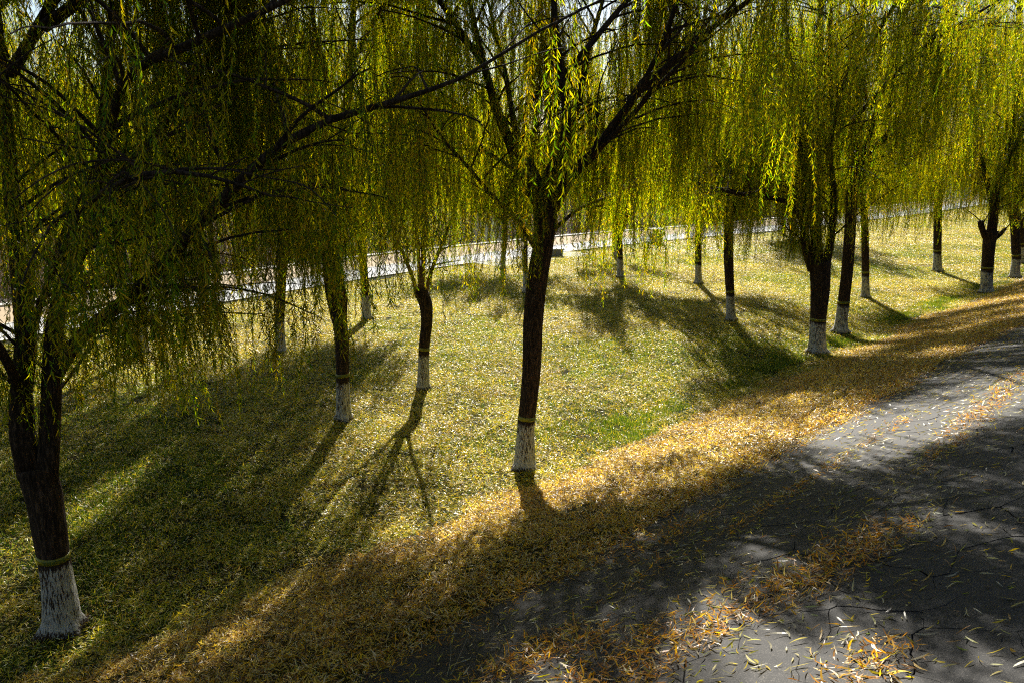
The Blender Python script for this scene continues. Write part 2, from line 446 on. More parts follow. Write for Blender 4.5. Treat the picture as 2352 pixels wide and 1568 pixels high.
LENS = [.7, 1.2, 1.8, 2.5, 3.3]; NV = 3
def spray_mesh(L, seed):
    r = random.Random(seed); mb = MB(); drift = r.uniform(-.08, .20)
    yellow = r.uniform(-.5, 1.0)
    tab = [(c, max(.5, w_*(1+yellow*(k-1.5)*.5))) for k, (c, w_) in enumerate(FOL)]
    nt_ = 3 if L > 1 else 4
    for q in range(nt_):
        az = r.uniform(0, 6.28); l = L*r.uniform(.72, 1); out = r.uniform(.05, .42)
        ox = Vector((math.cos(az), math.sin(az), 0)); ph = r.uniform(0, 6.28); am = r.uniform(.02, .08)
        def pos(tt):
            z = -l*tt; o_ = out*(1-math.exp(-4*tt))
            return ox*o_+Vector((drift*tt*l+am*math.sin(ph+5*tt), am*math.cos(ph+4*tt), z))
        n = max(4, int(l/.16)); tp = [pos(i/n) for i in range(n+1)]
        tube(mb, tp, [.0035*(1-.6*i/n) for i in range(n+1)], 3, (.10, .075, .012))
        k = int(l*44); yel = r.random() < .16
        for i in range(k):
            tt = (i+r.random())/k; tt = .04+.96*tt
            p = pos(tt); a2 = r.uniform(0, 6.28); sp_ = r.uniform(.1, 1.05)
            ax = Vector((math.cos(a2)*sp_+drift, math.sin(a2)*sp_, -1)).normalized()
            side = ax.cross(Vector((math.sin(a2)*r.uniform(-1, 1), math.cos(a2)*r.uniform(-1, 1), r.uniform(-.6, .6))))
            if side.length < .05: continue
            side.normalize(); c = pick(r, tab)
            if yel: c = pick(r, FOL[2:])
            add_leaf(mb, p, ax, side, r.choice((.055, .07, .085, .1, .115))*r.uniform(.85, 1.1), r.uniform(.008, .015), r.uniform(-.45, .2), c, 3, r.uniform(-.35, .35))
    return mb.mesh('spray_%d' % seed, M['foliage'])
SPR = [spray_mesh(L, 100+i*NV+k) for i, L in enumerate(LENS) for k in range(NV)]
SG = proto_group('willow_sprays', SPR)

# ------------------------------------------------------------------ willow trees
def catmull(pts, rad, step=.25):
    if len(pts) < 3:
        n = max(2, int((pts[-1]-pts[0]).length/step)); return [pts[0].lerp(pts[-1], i/n) for i in range(n+1)], [rad[0]+(rad[-1]-rad[0])*i/n for i in range(n+1)]
    P_ = [pts[0]*2-pts[1]]+pts+[pts[-1]*2-pts[-2]]; op, orr = [], []
    for i in range(1, len(P_)-2):
        a, b_, c, d = P_[i-1:i+3]; n = max(1, int((c-b_).length/step))
        for k in range(n):
            t_ = k/n
            op.append(.5*((2*b_)+(c-a)*t_+(2*a-5*b_+4*c-d)*t_*t_+(3*b_-a-3*c+d)*t_**3)); orr.append(rad[i-1]+(rad[i]-rad[i-1])*t_)
    op.append(pts[-1]); orr.append(rad[-1]); return op, orr
def bark_rn(seed, amp=.07):
    def f(p, th):
        return 1+amp*mn.noise(Vector((math.cos(th)*2.6+seed, math.sin(th)*2.6, p.z*.9)))+amp*.55*mn.noise(Vector((math.cos(th)*7+seed, math.sin(th)*7, p.z*2.2)))
    return f

def wander(r, p0, dir0, L, grav, step=.22, jit=.10):
    p = Vector(p0); d = Vector(dir0).normalized(); out = [p.copy()]; n = max(2, int(L/step))
    for i in range(n):
        d = d+Vector((r.uniform(-jit, jit), r.uniform(-jit, jit), r.uniform(-jit, jit)-grav)); d.normalize()
        p = p+d*step; out.append(p.copy())
    return out

BANDZ = 1.20
trees_built = []
def willow(key, base_uv, r0, label, trunk, limbs=None, seed=1, proc=None, hem=2.6, dens=1.0, crown_r=3.8, hang_parts=0, topz=12.8, bstep=.34, blen=(1.3, 3.4), wl=(), front=.0, young=False, clump_=-.12):
    r = random.Random(seed); g = G(*base_uv); Y = g.y; g.z = Z(g.x, g.y)-.03
    root = empty('willow_tree', g); tag(root, label, 'tree', 'willows with whitewashed trunks on the lawn')
    loc = lambda v: v-g
    # trunk centre line
    tp = [g.copy()]; tr = [r0*1.42]
    k2 = W(trunk[0][0], trunk[0][1], Y)  # just above the root flare
    for (u, v, rr, *dy) in trunk:
        tp.append(W(u, v, Y+(dy[0] if dy else 0))); tr.append(rr)
    tp.insert(1, tp[0].lerp(tp[1], min(.5, .22/max(.2, (tp[1]-tp[0]).length)))); tr.insert(1, r0*1.03)
    cp, cr = catmull(tp, tr, .07 if Y < 30 else .14)
    nseg = 36 if Y < 30 else 20
    rn0 = bark_rn(seed*3.7)
    def rn(p, th):
        fl = max(0, .28-(p.z-g.z))/.28
        return rn0(p, th)*(1+fl*.30*max(-.3, math.sin(th*4+seed)+.5*math.sin(th*7+2*seed)))
    iw = next(i for i, p in enumerate(cp) if p.z-g.z > BANDZ-.01)
    mb = MB(); tube(mb, [loc(p) for p in cp[:iw+1]], cr[:iw+1], nseg, None, lambda p, th: rn(p+g, th)); mb.obj('whitewashed_trunk_base', M['white'], root, True)
    mb = MB(); tube(mb, [loc(p) for p in cp[iw:]], cr[iw:], nseg, None, lambda p, th: rn(p+g, th)); mb.obj('trunk', M['bark'], root, True)
    # tape ring
    pb = cp[iw].lerp(cp[min(iw+1, len(cp)-1)], .5); ax = (cp[min(iw+2, len(cp)-1)]-cp[iw-2]).normalized()
    x = ax.cross(Vector((0, 1, 0))).normalized(); y = ax.cross(x); rb = cr[iw]*1.0; hw = .046; tilt = r.uniform(-.08, .08)
    def ringp(th, hh, off):
        rad = rb*max(1.0, rn(cp[iw], th))*1.01+off
        return loc(pb+x*(math.cos(th)*rad)+y*(math.sin(th)*rad)+ax*(hh+tilt*math.cos(th)*rb))
    nn = 40; mb = MB(); vs = []
    for k in range(nn):
        th = 2*math.pi*k/nn
        for hh, of in ((-hw, .004), (hw, .004), (hw, -.02), (-hw, -.02)): vs.append(tuple(ringp(th, hh, of)))
    fs = [(4*k+j, 4*k+(j+1) % 4, 4*((k+1) % nn)+(j+1) % 4, 4*((k+1) % nn)+j) for k in range(nn) for j in range(4)]
    mb.add(vs, fs); tape = mb.obj('insect_tape', M['tape'], root, True)
    if Y < 42:
        lm = MB(); W0 = 6.9*.070; tot = 2*math.pi*rb*1.06; reps = max(1, int(tot/W0)); ph0 = r.uniform(0, 6.28) if key not in ('T1', 'T2') else {'T1': 1.65, 'T2': 1.35}[key]
        for q in range(reps):
            a0 = ph0+2*math.pi*q/reps
            lm.add([tuple(ringp(a0+vx*.070/(rb*1.06), (vy-.38)*.070, .0065)) for vx, vy in TXT_V], TXT_F)
        lm.obj('lettering', M['ink'], tape)
    # limbs
    top = cp[-1]
    L = []
    if limbs:
        for tr_ in limbs:
            q = [W(u, v, Y+dy) for u, v, dy, rr in tr_]; L.append((q, [rr for *_, rr in tr_]))
    for q in wl: L.append(([Vector(v[:3]) for v in q], [v[3] for v in q]))
    if proc:
        n, elev, length = proc; a0 = r.uniform(0, 6.28)
        for k in range(n):
            az = a0+2*math.pi*k/n+r.uniform(-.35, .35); el = R(elev+r.uniform(-9, 9))
            d0 = Vector((math.cos(az)*math.cos(el), math.sin(az)*math.cos(el), math.sin(el)))
            ll = length*r.uniform(.8, 1.1); w_ = wander(r, top-d0*.1-Vector((0, 0, r.uniform(0, .3))), d0, ll, r.uniform(.0, .02), .5, .09)
            rr0 = cr[-1]*r.uniform(.45, .62); L.append((w_, [rr0*(1-.82*i/(len(w_)-1)) for i in range(len(w_))]))
    items = []; hems = hem
    def strand(p, far_=False):
        if (p-co.location).length < 3.2: return
        high = p.z > 8.2+.17*p.y-.0*p.x        # the closed upper crown
        if not high and p.y < g.y-.7 and p.z > 3.6 and r.random() < front: return
        cl = mn.noise(Vector((p.x*1.05+seed, p.y*1.05, 3.3+p.z*.12)))+.35*mn.noise(Vector((p.x*3, p.y*3, seed)))
        if not high and cl < clump_-.12*r.random(): return
        zh = Z(p.x, p.y)+hems+1.3*max(0, -cl)+abs(r.gauss(0, .95)); av = p.z-zh
        if av < .25: 
            if r.random() < .5: return
            av = .6
        l = min(av, 3.6)*r.uniform(.55, 1.0)
        if high: l = min(l, max(.7, p.z-(7.0+.17*p.y)))
        li = min(range(5), key=lambda i: abs(LENS[i]-l)); s_ = max(.6, min(1.15, l/LENS[li]))
        f = r.uniform(.88, 1.1)
        items.append((loc(p), (r.uniform(-.12, .12), r.uniform(-.12, .12), r.gauss(0, .7)), (f*r.choice((-1, 1)), f, s_), li*NV+r.randrange(NV)))
    for pts_, rad_ in L:
        if limbs and pts_[-1].z > 6.5 and rad_[-1] >= .02:
            dd0 = (pts_[-1]-pts_[-2]).normalized()+Vector((0, 0, .3)); ex = wander(r, pts_[-1], dd0, max(.5, min(3.0, topz-pts_[-1].z)), .03, .5, .1)[1:]
            pts_ = pts_+ex; rad_ = rad_+[rad_[-1]*(1-.75*(i+1)/len(ex)) for i in range(len(ex))]
        lp, lr = catmull(pts_, rad_, .3)
        mb = MB(); tube(mb, [loc(p) for p in lp], lr, 12 if Y < 30 else 8, None, bark_rn(seed+len(items), .09)); lo = mb.obj('limb', M['young' if young else 'bark'], root, True)
        tw = MB(); Ltot = len(lp); acc = 0
        i0 = next((i for i, p in enumerate(lp) if (p-lp[0]).length > .9), 1)
        i = i0
        while i < Ltot:
            t_ = i/Ltot; p = lp[i]
            ax_ = (lp[min(i+1, Ltot-1)]-lp[i-1]).normalized()
            az = r.uniform(0, 6.28); rd = Vector((math.cos(az), math.sin(az), r.uniform(.1, .9)))
            outw = Vector((p.x-g.x, p.y-g.y, 0)); outw = outw.normalized() if outw.length > .3 else Vector((0, 0, 0))
            hd = math.hypot(p.x-g.x, p.y-g.y)
            k_ = .55 if hd < crown_r*.7 else -.15
            d0 = (rd+outw*k_+ax_*.5).normalized(); bl = r.uniform(*blen)*(1-.25*t_)
            if hd > crown_r: bl *= .55
            w_ = wander(r, p, d0, bl, .055, .2, .11); rb_ = min(lr[i]*.55, .028)
            tube(tw, [loc(q) for q in w_], [rb_*(1-.8*q/len(w_))+.002 for q in range(len(w_))], 5, (1, 1, 1))
            for q in range(1, len(w_)):
                for rep_ in range(3 if w_[q].z > 8.2+.17*w_[q].y else 1):
                    if r.random() < .85*dens: strand(w_[q]+Vector((r.uniform(-.3, .3), r.uniform(-.3, .3), 0))*(rep_ > 0))
                if r.random() < .20:
                    d1 = (w_[q]-w_[q-1]).normalized()+Vector((r.uniform(-.9, .9), r.uniform(-.9, .9), r.uniform(-.3, .6)))
                    v_ = wander(r, w_[q], d1, r.uniform(.4, 1.1), .09, .2, .12)
                    tube(tw, [loc(z_) for z_ in v_], [.007*(1-.6*z/len(v_))+.0015 for z in range(len(v_))], 4, (1, 1, 1))
                    for z_ in v_[1:]:
                        if r.random() < .7*dens: strand(z_)
            i += max(1, int(bstep/.3*r.uniform(.6, 1.4)))
        tag(tw.obj('twigs', M['bark'], lo), kind='stuff')
    # the nearest sprays at the hem are parts of their own, the rest is one crown
    if hang_parts:
        items.sort(key=lambda it: (it[0]+g-co.location).length*1.0+(it[0].z*.35))
        for it in items[:hang_parts]:
            o = link('hanging_spray', SPR[it[3]], root); o.location = it[0]; o.rotation_euler = it[1]; o.scale = it[2]
        items = items[hang_parts:]
    if items: scatter('crown', SG, items, M['foliage'], root)
    trees_built.append((key, len(items)))
    return root

cu = bpy.data.curves.new('band_text', 'FONT'); cu.body = '园林防虫胶带'; cu.size = 1; cu.resolution_u = 2
to = bpy.data.objects.new('band_text', cu); C.objects.link(to)
dg = bpy.context.evaluated_depsgraph_get(); tm = bpy.data.meshes.new_from_object(to.evaluated_get(dg))
TXT_V = [(v.co.x, v.co.y) for v in tm.vertices]; TXT_F = [tuple(p.vertices) for p in tm.polygons]
bpy.data.objects.remove(to); bpy.data.meshes.remove(tm)

# --- T1: the central willow
willow('T1', (1205, 1077), .235, 'large central willow whose trunk casts a bent shadow on the leaf slope',
  [(1207, 1000, .195), (1210, 960, .195), (1221, 850, .20), (1225, 740, .215), (1233, 650, .222), (1248, 560, .228), (1252, 500, .25), (1247, 445, .23)],
  [[(1240, 470, 0, .13), (1200, 405, -.2, .12), (1170, 325, -.5, .105), (1140, 250, -.8, .09), (1115, 160, -1.0, .07), (1090, 60, -1.2, .055), (1070, -60, -1.3, .03)],
   [(1245, 440, 0, .11), (1215, 370, .3, .09), (1185, 300, .8, .075), (1170, 220, 1.2, .06), (1150, 120, 1.7, .05), (1120, 0, 2, .03)],
   [(1250, 470, 0, .15), (1262, 400, 0, .13), (1290, 350, .1, .11), (1302, 260, .2, .10), (1288, 170, .3, .085), (1275, 60, .5, .07), (1270, -60, .6, .04)],
   [(1270, 420, 0, .10), (1300, 330, .5, .085), (1330, 230, .9, .075), (1350, 120, 1.2, .06), (1385, 0, 1.6, .04), (1400, -70, 1.8, .03)],
   [(1270, 480, 0, .13), (1310, 405, -.3, .12), (1365, 352, -.6, .10), (1408, 290, -.9, .085), (1460, 220, -1.2, .07), (1510, 130, -1.5, .055), (1550, 20, -1.7, .045), (1580, -60, -1.8, .03)],
   [(1365, 352, -.6, .06), (1430, 290, -1.1, .055), (1500, 210, -1.6, .045), (1570, 140, -2.1, .035), (1660, 40, -2.5, .02)],
   [(1235, 580, 0, .06), (1195, 515, -.5, .05), (1130, 450, -1.1, .042), (1080, 390, -1.7, .035), (1010, 310, -2.3, .025), (960, 230, -2.6, .015)],
   [(1235, 450, 0, .06), (1180, 390, .5, .05), (1120, 350, 1.1, .04), (1075, 300, 1.7, .03), (1030, 240, 2.2, .02)],
   [(1270, 530, 0, .045), (1330, 480, .7, .035), (1390, 455, 1.4, .03), (1450, 430, 2.1, .018)]],
  seed=11, hem=3.0, dens=1.2, front=.5, crown_r=5.2, hang_parts=70, topz=13.0,
  wl=[[(2.3, 16.3, 8.0, .07), (4.2, 15.9, 9.6, .05), (6.0, 15.6, 10.6, .04), (7.8, 15.5, 11.0, .02)],
      [(1.3, 17.5, 8.8, .07), (2.9, 18.6, 10.6, .05), (4.6, 19.4, 11.8, .035), (6.4, 19.8, 12.3, .02)],
      [(-.5, 16.6, 8.6, .06), (-1.9, 16.2, 10.4, .045), (-3.6, 16.0, 11.6, .03), (-5.2, 16.2, 12.2, .02)]])

# --- T2: the big willow at the left edge, two stems
willow('T2', (145, 1445), .25, 'big dark two-stemmed willow at the left edge, nearest to the viewer',
  [(133, 1340, .215), (122, 1270, .21), (104, 1150, .235), (84, 1070, .25)],
  [[(75, 1090, 0, .20), (52, 1000, 0, .17), (48, 900, .1, .15), (60, 780, .2, .14), (45, 620, .3, .12), (25, 430, .4, .10), (10, 220, .5, .08), (-10, 20, .6, .06), (-20, -120, .6, .03)],
   [(105, 1110, 0, .17), (116, 980, .1, .14), (118, 860, .2, .13), (128, 740, .3, .12), (160, 620, .5, .11), (205, 540, .7, .10), (235, 440, .9, .09), (238, 300, 1.0, .08), (250, 140, 1.2, .07), (262, -60, 1.3, .05)],
   [(118, 880, .2, .10), (185, 775, 0, .095), (300, 680, -.2, .09), (400, 580, -.5, .085), (480, 490, -.8, .075), (575, 395, -1.0, .065), (660, 325, -1.2, .055), (760, 275, -1.3, .045), (900, 235, -1.4, .035), (1060, 180, -1.4, .02)],
   [(235, 440, .9, .08), (330, 350, 1.0, .07), (400, 250, 1.2, .06), (460, 160, 1.3, .055), (520, 60, 1.5, .04), (560, -60, 1.6, .03)],
   [(205, 540, .7, .06), (250, 300, -1.0, .055), (300, 170, -1.6, .05), (400, 118, -1.9, .045), (520, 65, -2.1, .04), (650, 5, -2.3, .025), (760, -50, -2.4, .015)],
   [(48, 900, .1, .07), (0, 800, -.6, .06), (-90, 690, -1.0, .05), (-180, 560, -1.3, .04), (-250, 400, -1.5, .02)],
   [(60, 780, .2, .05), (150, 560, -1.5, .04), (200, 470, -2.4, .03), (330, 400, -2.9, .025), (480, 405, -3.1, .018), (620, 450, -3.2, .01)]],
  seed=23, hem=2.6, dens=1.1, front=.68, clump_=-.02, crown_r=5.0, hang_parts=90, topz=12.5,
  wl=[[(-6.2, 11.2, 8.6, .08), (-4.4, 11.4, 9.8, .06), (-2.6, 11.2, 10.6, .04), (-1.2, 10.8, 11.0, .02)],
      [(-6.6, 11.0, 8.0, .08), (-6.2, 12.6, 9.8, .06), (-5.6, 14.0, 10.8, .04), (-5.0, 15.4, 11.2, .02)],
      [(-7.2, 11.0, 8.0, .08), (-8.8, 10.6, 9.6, .06), (-10.4, 10.0, 10.4, .03)],
      [(-6.6, 10.9, 8.2, .08), (-6.2, 9.4, 10.0, .06), (-5.4, 7.8, 10.8, .03)]], )

# --- T3: two-stemmed willow left of the small one
willow('T3', (790, 965), .20, 'willow with two upright dark stems, left of the pollarded willow',
  [(788, 900, .18), (787, 856, .175), (785, 780, .18), (778, 715, .19)],
  [[(775, 740, 0, .15), (762, 690, 0, .13), (750, 610, .1, .12), (748, 520, .2, .11), (738, 430, .3, .10), (729, 340, .5, .085), (728, 230, .7, .07), (722, 100, .9, .05), (715, -60, 1, .03)],
   [(783, 740, 0, .16), (785, 690, 0, .15), (772, 600, -.1, .14), (775, 505, -.2, .14), (792, 410, -.3, .13), (788, 330, -.4, .115), (800, 200, -.6, .09), (810, 60, -.7, .07), (815, -70, -.8, .04)],
   [(745, 560, 0, .06), (700, 480, .4, .05), (660, 400, .8, .045), (620, 300, 1.2, .035), (590, 180, 1.6, .02)],
   [(790, 360, 0, .06), (850, 270, -.5, .05), (930, 200, -1, .04), (1000, 110, -1.4, .03), (1060, 0, -1.7, .02)]],
  topz=13.5, seed=31, hem=2.6, dens=1.0, front=.4, wl=[[(-4.2, 20.1, 8.5, .07), (-2.9, 19.8, 10.4, .05), (-1.4, 19.4, 11.6, .02)], [(-5.0, 20.1, 8.5, .07), (-6.6, 19.4, 10.4, .05), (-8.2, 18.4, 11.6, .02)]], crown_r=3.0, hang_parts=50)

# --- T4: small pollarded willow
willow('T4', (972, 893), .19, 'small pollarded willow with five pale brown shoots spreading from its stump, centre left',
  [(973, 840, .165), (974, 797, .16), (980, 740, .17), (978, 700, .195), (966, 668, .21)],
  [[(960, 680, 0, .07), (943, 625, -.1, .06), (915, 555, -.2, .055), (895, 500, -.2, .05), (885, 440, -.3, .04), (870, 340, -.4, .02)],
   [(964, 680, 0, .06), (962, 600, 0, .055), (958, 500, .1, .05), (955, 400, .2, .04), (950, 280, .3, .02)],
   [(970, 680, 0, .07), (972, 600, 0, .065), (970, 500, 0, .06), (968, 400, -.1, .045), (975, 270, -.2, .03)],
   [(976, 680, 0, .065), (995, 610, -.1, .055), (1020, 550, -.3, .05), (1045, 480, -.4, .045), (1065, 400, -.6, .035), (1080, 300, -.8, .02)]],
  seed=41, hem=3.3, dens=.7, young=True, front=.4, crown_r=1.6, blen=(.6, 1.3), hang_parts=20)

willow('T5', (330, 812), .19, 'slim dark willow leaning left in front of the path',
  [(327, 770, .17), (325, 735, .165), (316, 640, .16), (303, 540, .16)], seed=51, proc=(7, 66, 10), hem=3.3, dens=1.15, crown_r=2.8)
willow('T6', (645, 808), .18, 'slim willow half hidden by hanging sprays, between the leaning willow and the two-stemmed one',
  [(644, 770, .165), (643, 735, .16), (648, 640, .155), (655, 560, .15)], seed=61, proc=(7, 66, 10), hem=3.2, dens=1.15, crown_r=2.8)
willow('T7', (843, 735), .20, 'willow behind the pollarded one, its base just left of the sunlit lawn',
  [(841, 700, .18), (839, 668, .175), (832, 580, .17), (828, 520, .17)], seed=71, proc=(7, 67, 10), hem=2.9, dens=1.1, crown_r=2.8)
willow('T8', (1425, 638), .19, 'willow forked into a narrow V right of the central tree near the path',
  [(1425, 612, .175), (1424, 590, .17), (1422, 535, .19)],
  [[(1420, 545, 0, .13), (1408, 480, 0, .11), (1400, 400, .2, .09), (1385, 320, .5, .07), (1370, 240, .8, .04)],
   [(1424, 545, 0, .13), (1436, 460, 0, .12), (1440, 380, -.3, .10), (1455, 300, -.6, .07), (1480, 240, -1, .04)]],
  seed=81, proc=(7, 58, 7), hem=3.8, dens=1.4, clump_=-.3, crown_r=3.4)
willow('T9', (1604, 654), .20, 'straight thin willow on the open lawn beyond and right of the litter bin',
  [(1604, 625, .18), (1604, 601, .175), (1604, 540, .18), (1606, 515, .19)], seed=91, proc=(6, 62, 7.5), hem=3.3, dens=1.15, crown_r=3.4)
willow('T10', (1679, 738), .20, 'dark straight willow standing alone left of the stout many-stemmed willow',
  [(1678, 700, .175), (1677, 672, .17), (1673, 580, .20), (1674, 500, .21)], seed=102, proc=(7, 64, 7.5), hem=2.6, dens=1.3, clump_=-.3, crown_r=3.4, hang_parts=20)
willow('T11', (1877, 812), .31, 'stout willow dividing low into several stems, with a long arm reaching left',
  [(1878, 770, .28), (1879, 735, .27), (1884, 660, .32), (1884, 600, .36)],
  [[(1866, 620, 0, .17), (1850, 560, 0, .15), (1846, 470, .2, .14), (1850, 400, .3, .13), (1825, 310, .2, .12), (1785, 262, 0, .11), (1735, 215, -.3, .09), (1690, 170, -.6, .07), (1640, 130, -1, .05), (1590, 40, -1.3, .03)],
   [(1880, 620, 0, .19), (1872, 500, 0, .17), (1868, 360, .1, .15), (1872, 220, .2, .13), (1880, 90, .3, .10), (1890, -40, .4, .06)],
   [(1895, 620, 0, .15), (1908, 550, -.2, .13), (1915, 460, -.4, .12), (1905, 350, -.7, .10), (1925, 240, -1, .08), (1960, 130, -1.5, .06), (1990, 0, -2, .03)],
   [(1848, 520, 0, .10), (1832, 490, -.3, .09), (1800, 462, -.6, .085), (1740, 452, -1.1, .075), (1670, 440, -1.6, .06), (1600, 420, -2, .045), (1540, 390, -2.4, .025)],
   [(1862, 300, .1, .09), (1820, 200, .8, .07), (1780, 120, 1.3, .05), (1740, 10, 1.8, .03)]],
  seed=111, hem=2.6, dens=1.0, front=.5,
  wl=[[(11.2, 27.2, 8, .08), (12.4, 25.6, 10, .06), (13.8, 24.2, 11.2, .03)], [(10.6, 27.3, 8, .08), (9.5, 25.2, 10, .06), (8.6, 23.0, 11, .03)], [(10.8, 27.2, 9, .07), (11.2, 24.5, 11.5, .05), (11.0, 22.4, 12.4, .02)]], crown_r=4.8, hang_parts=50, topz=14)
willow('T12', (1930, 767), .27, 'willow leaning right close beside the stout many-stemmed one',
  [(1933, 730, .23), (1937, 697, .225), (1946, 620, .22), (1953, 520, .21), (1956, 430, .22)],
  [[(1955, 450, 0, .14), (1970, 385, -.2, .13), (2005, 340, -.5, .12), (2055, 305, -.8, .10), (2110, 262, -1.2, .07), (2170, 200, -1.6, .04)],
   [(1960, 440, 0, .14), (1985, 350, .1, .12), (2015, 250, .3, .10), (2050, 130, .5, .08), (2090, 0, .8, .05)],
   [(1955, 440, 0, .12), (1965, 340, .3, .10), (1975, 200, .7, .08), (1980, 60, 1, .05)],
   [(1950, 450, 0, .06), (2000, 400, .8, .05), (2080, 380, 1.6, .04), (2150, 370, 2.4, .02)]],
  seed=123, hem=2.4, dens=1.0, front=.45,
  wl=[[(13.3, 30.4, 8, .08), (14.4, 29.0, 10, .06), (15.6, 27.8, 11.5, .03)], [(13.2, 30.6, 8.5, .08), (12.6, 31.0, 10.8, .06), (12.0, 30.6, 12.5, .03)], [(13.2, 30.6, 8.5, .08), (14.6, 31.6, 10.8, .06), (15.6, 32.6, 12.2, .03)]], crown_r=4.8, hang_parts=40, topz=14)
willow('T13', (1988, 685), .20, 'thin willow behind the right-leaning one, with a straight shadow slanting to the right',
  [(1988, 655, .18), (1988, 632, .175), (1987, 560, .17), (1985, 480, .17)], seed=131, proc=(7, 66, 10), hem=2.2, dens=.9, crown_r=3.4)
willow('T14', (2153, 625), .26, 'tall straight willow with flared white base standing in the striped shade at right',
  [(2153, 600, .23), (2153, 577, .225), (2154, 500, .23), (2156, 400, .23)], seed=141, proc=(7, 66, 11), hem=2.4, dens=.95, crown_r=3.8)
willow('T15', (2265, 683), .31, 'thick willow at right with cut stubs where it forks',
  [(2266, 655, .28), (2267, 630, .27), (2272, 560, .29), (2277, 530, .34)],
  [[(2262, 545, 0, .15), (2254, 520, 0, .15), (2252, 508, 0, .14)],
   [(2282, 550, 0, .13), (2298, 538, 0, .10), (2310, 525, 0, .08)],
   [(2276, 550, 0, .24), (2286, 460, 0, .2), (2300, 380, -.1, .18), (2320, 310, -.3, .15), (2332, 200, -.5, .12), (2340, 80, -.8, .09), (2345, -60, -1, .04)],
   [(2282, 480, 0, .14), (2262, 400, .3, .12), (2240, 300, .8, .10), (2225, 180, 1.2, .07), (2200, 50, 1.5, .03)],
   [(2300, 400, 0, .12), (2350, 300, -.5, .10), (2410, 200, -1, .07), (2460, 100, -1.5, .04)]],
  seed=151, hem=2.7, dens=.85, crown_r=4.8, hang_parts=20, topz=15)
willow('T16', (2330, 642), .26, 'willow at the right edge just behind the thick stub-forked one',
  [(2332, 615, .23), (2334, 593, .225), (2331, 520, .24), (2326, 470, .26)], seed=161, proc=(7, 66, 11), hem=2.6, dens=.95, crown_r=4.0)
willow('T17', (1817, 562), .17, 'small distant willow, right one of a close pair left of the stout trunk',
  [(1817, 545, .155), (1817, 530, .15), (1816, 490, .15)], seed=171, proc=(6, 66, 10), hem=2.6, dens=1.1, crown_r=3.2)
willow('T18', (1800, 543), .17, 'small distant willow at the path edge, the left one of a close pair',
  [(1800, 528, .155), (1800, 515, .15), (1800, 480, .15)], seed=181, proc=(6, 66, 10), hem=2.8, dens=1.1, crown_r=3.2)
willow('T19', (1155, 620), .16, 'willow by the paved landing, seen just left of the central trunk through its sprays',
  [(1156, 590, .145), (1158, 572, .14), (1160, 510, .14)], seed=191, proc=(7, 60, 7), hem=2.6, dens=1.5, clump_=-.35, crown_r=3.2)
willow('T20', (1207, 675), .14, 'young slender willow almost hidden behind the central trunk',
  [(1207, 645, .12), (1207, 622, .12), (1207, 560, .11)], seed=201, proc=(3, 72, 3.4), hem=2.8, dens=.45, crown_r=1.2, blen=(.5, 1.0))
willow('T21', (1411, 590), .18, 'willow by the path right behind the V-forked one',
  [(1412, 567, .16), (1412, 550, .155), (1413, 500, .15)], seed=211, proc=(6, 62, 7), hem=4.0, dens=1.0, crown_r=3.2)
willow('T22', (2346, 606), .20, 'faint willow trunk at the far right edge behind the last two willows',
  [(2346, 580, .18), (2346, 565, .175), (2346, 500, .17)], seed=221, proc=(5, 60, 6), hem=2.4, dens=.8, crown_r=3.6)
# two neighbours of the row that stand beside the frame and close the canopy and its shade
def beside(x, y, label, seed, **kw):
    g = Vector((x, y, 0)); f = y*math.cos(PITCH)+CAM_H*math.sin(PITCH); up = y*math.sin(PITCH)-CAM_H*math.cos(PITCH)
    u = 1176+F*x/f; v = 784-F*up/f
    def at(z, r_):
        f = y*math.cos(PITCH)+(CAM_H-z)*math.sin(PITCH); up = y*math.sin(PITCH)-(CAM_H-z)*math.cos(PITCH)
        return (1176+F*x/f, 784-F*up/f, r_)
    willow('N', (u, v), .22, label, [at(.6, .2), at(1.2, .19), at(2.6, .19), at(3.6, .2)], seed=seed, **kw)
beside(-15.5, 15.5, 'willow just outside the left edge, sprays reaching into view', 231, proc=(6, 60, 7), hem=2.6, dens=1.15, crown_r=4.2)
beside(-13.6, 5.2, 'willow outside the left edge in the front row, shading the lower left lawn', 241, proc=(6, 60, 7), hem=2.6, dens=1.15, crown_r=4.2)
beside(-20.5, 22.5, 'willow outside the left edge, nearest to the path', 251, proc=(5, 60, 7), hem=2.6, dens=1.15, crown_r=4.2)
beside(34.0, 49.0, 'willow outside the right edge continuing the front row', 261, proc=(6, 60, 7), hem=2.6, dens=1.15, crown_r=4.2)

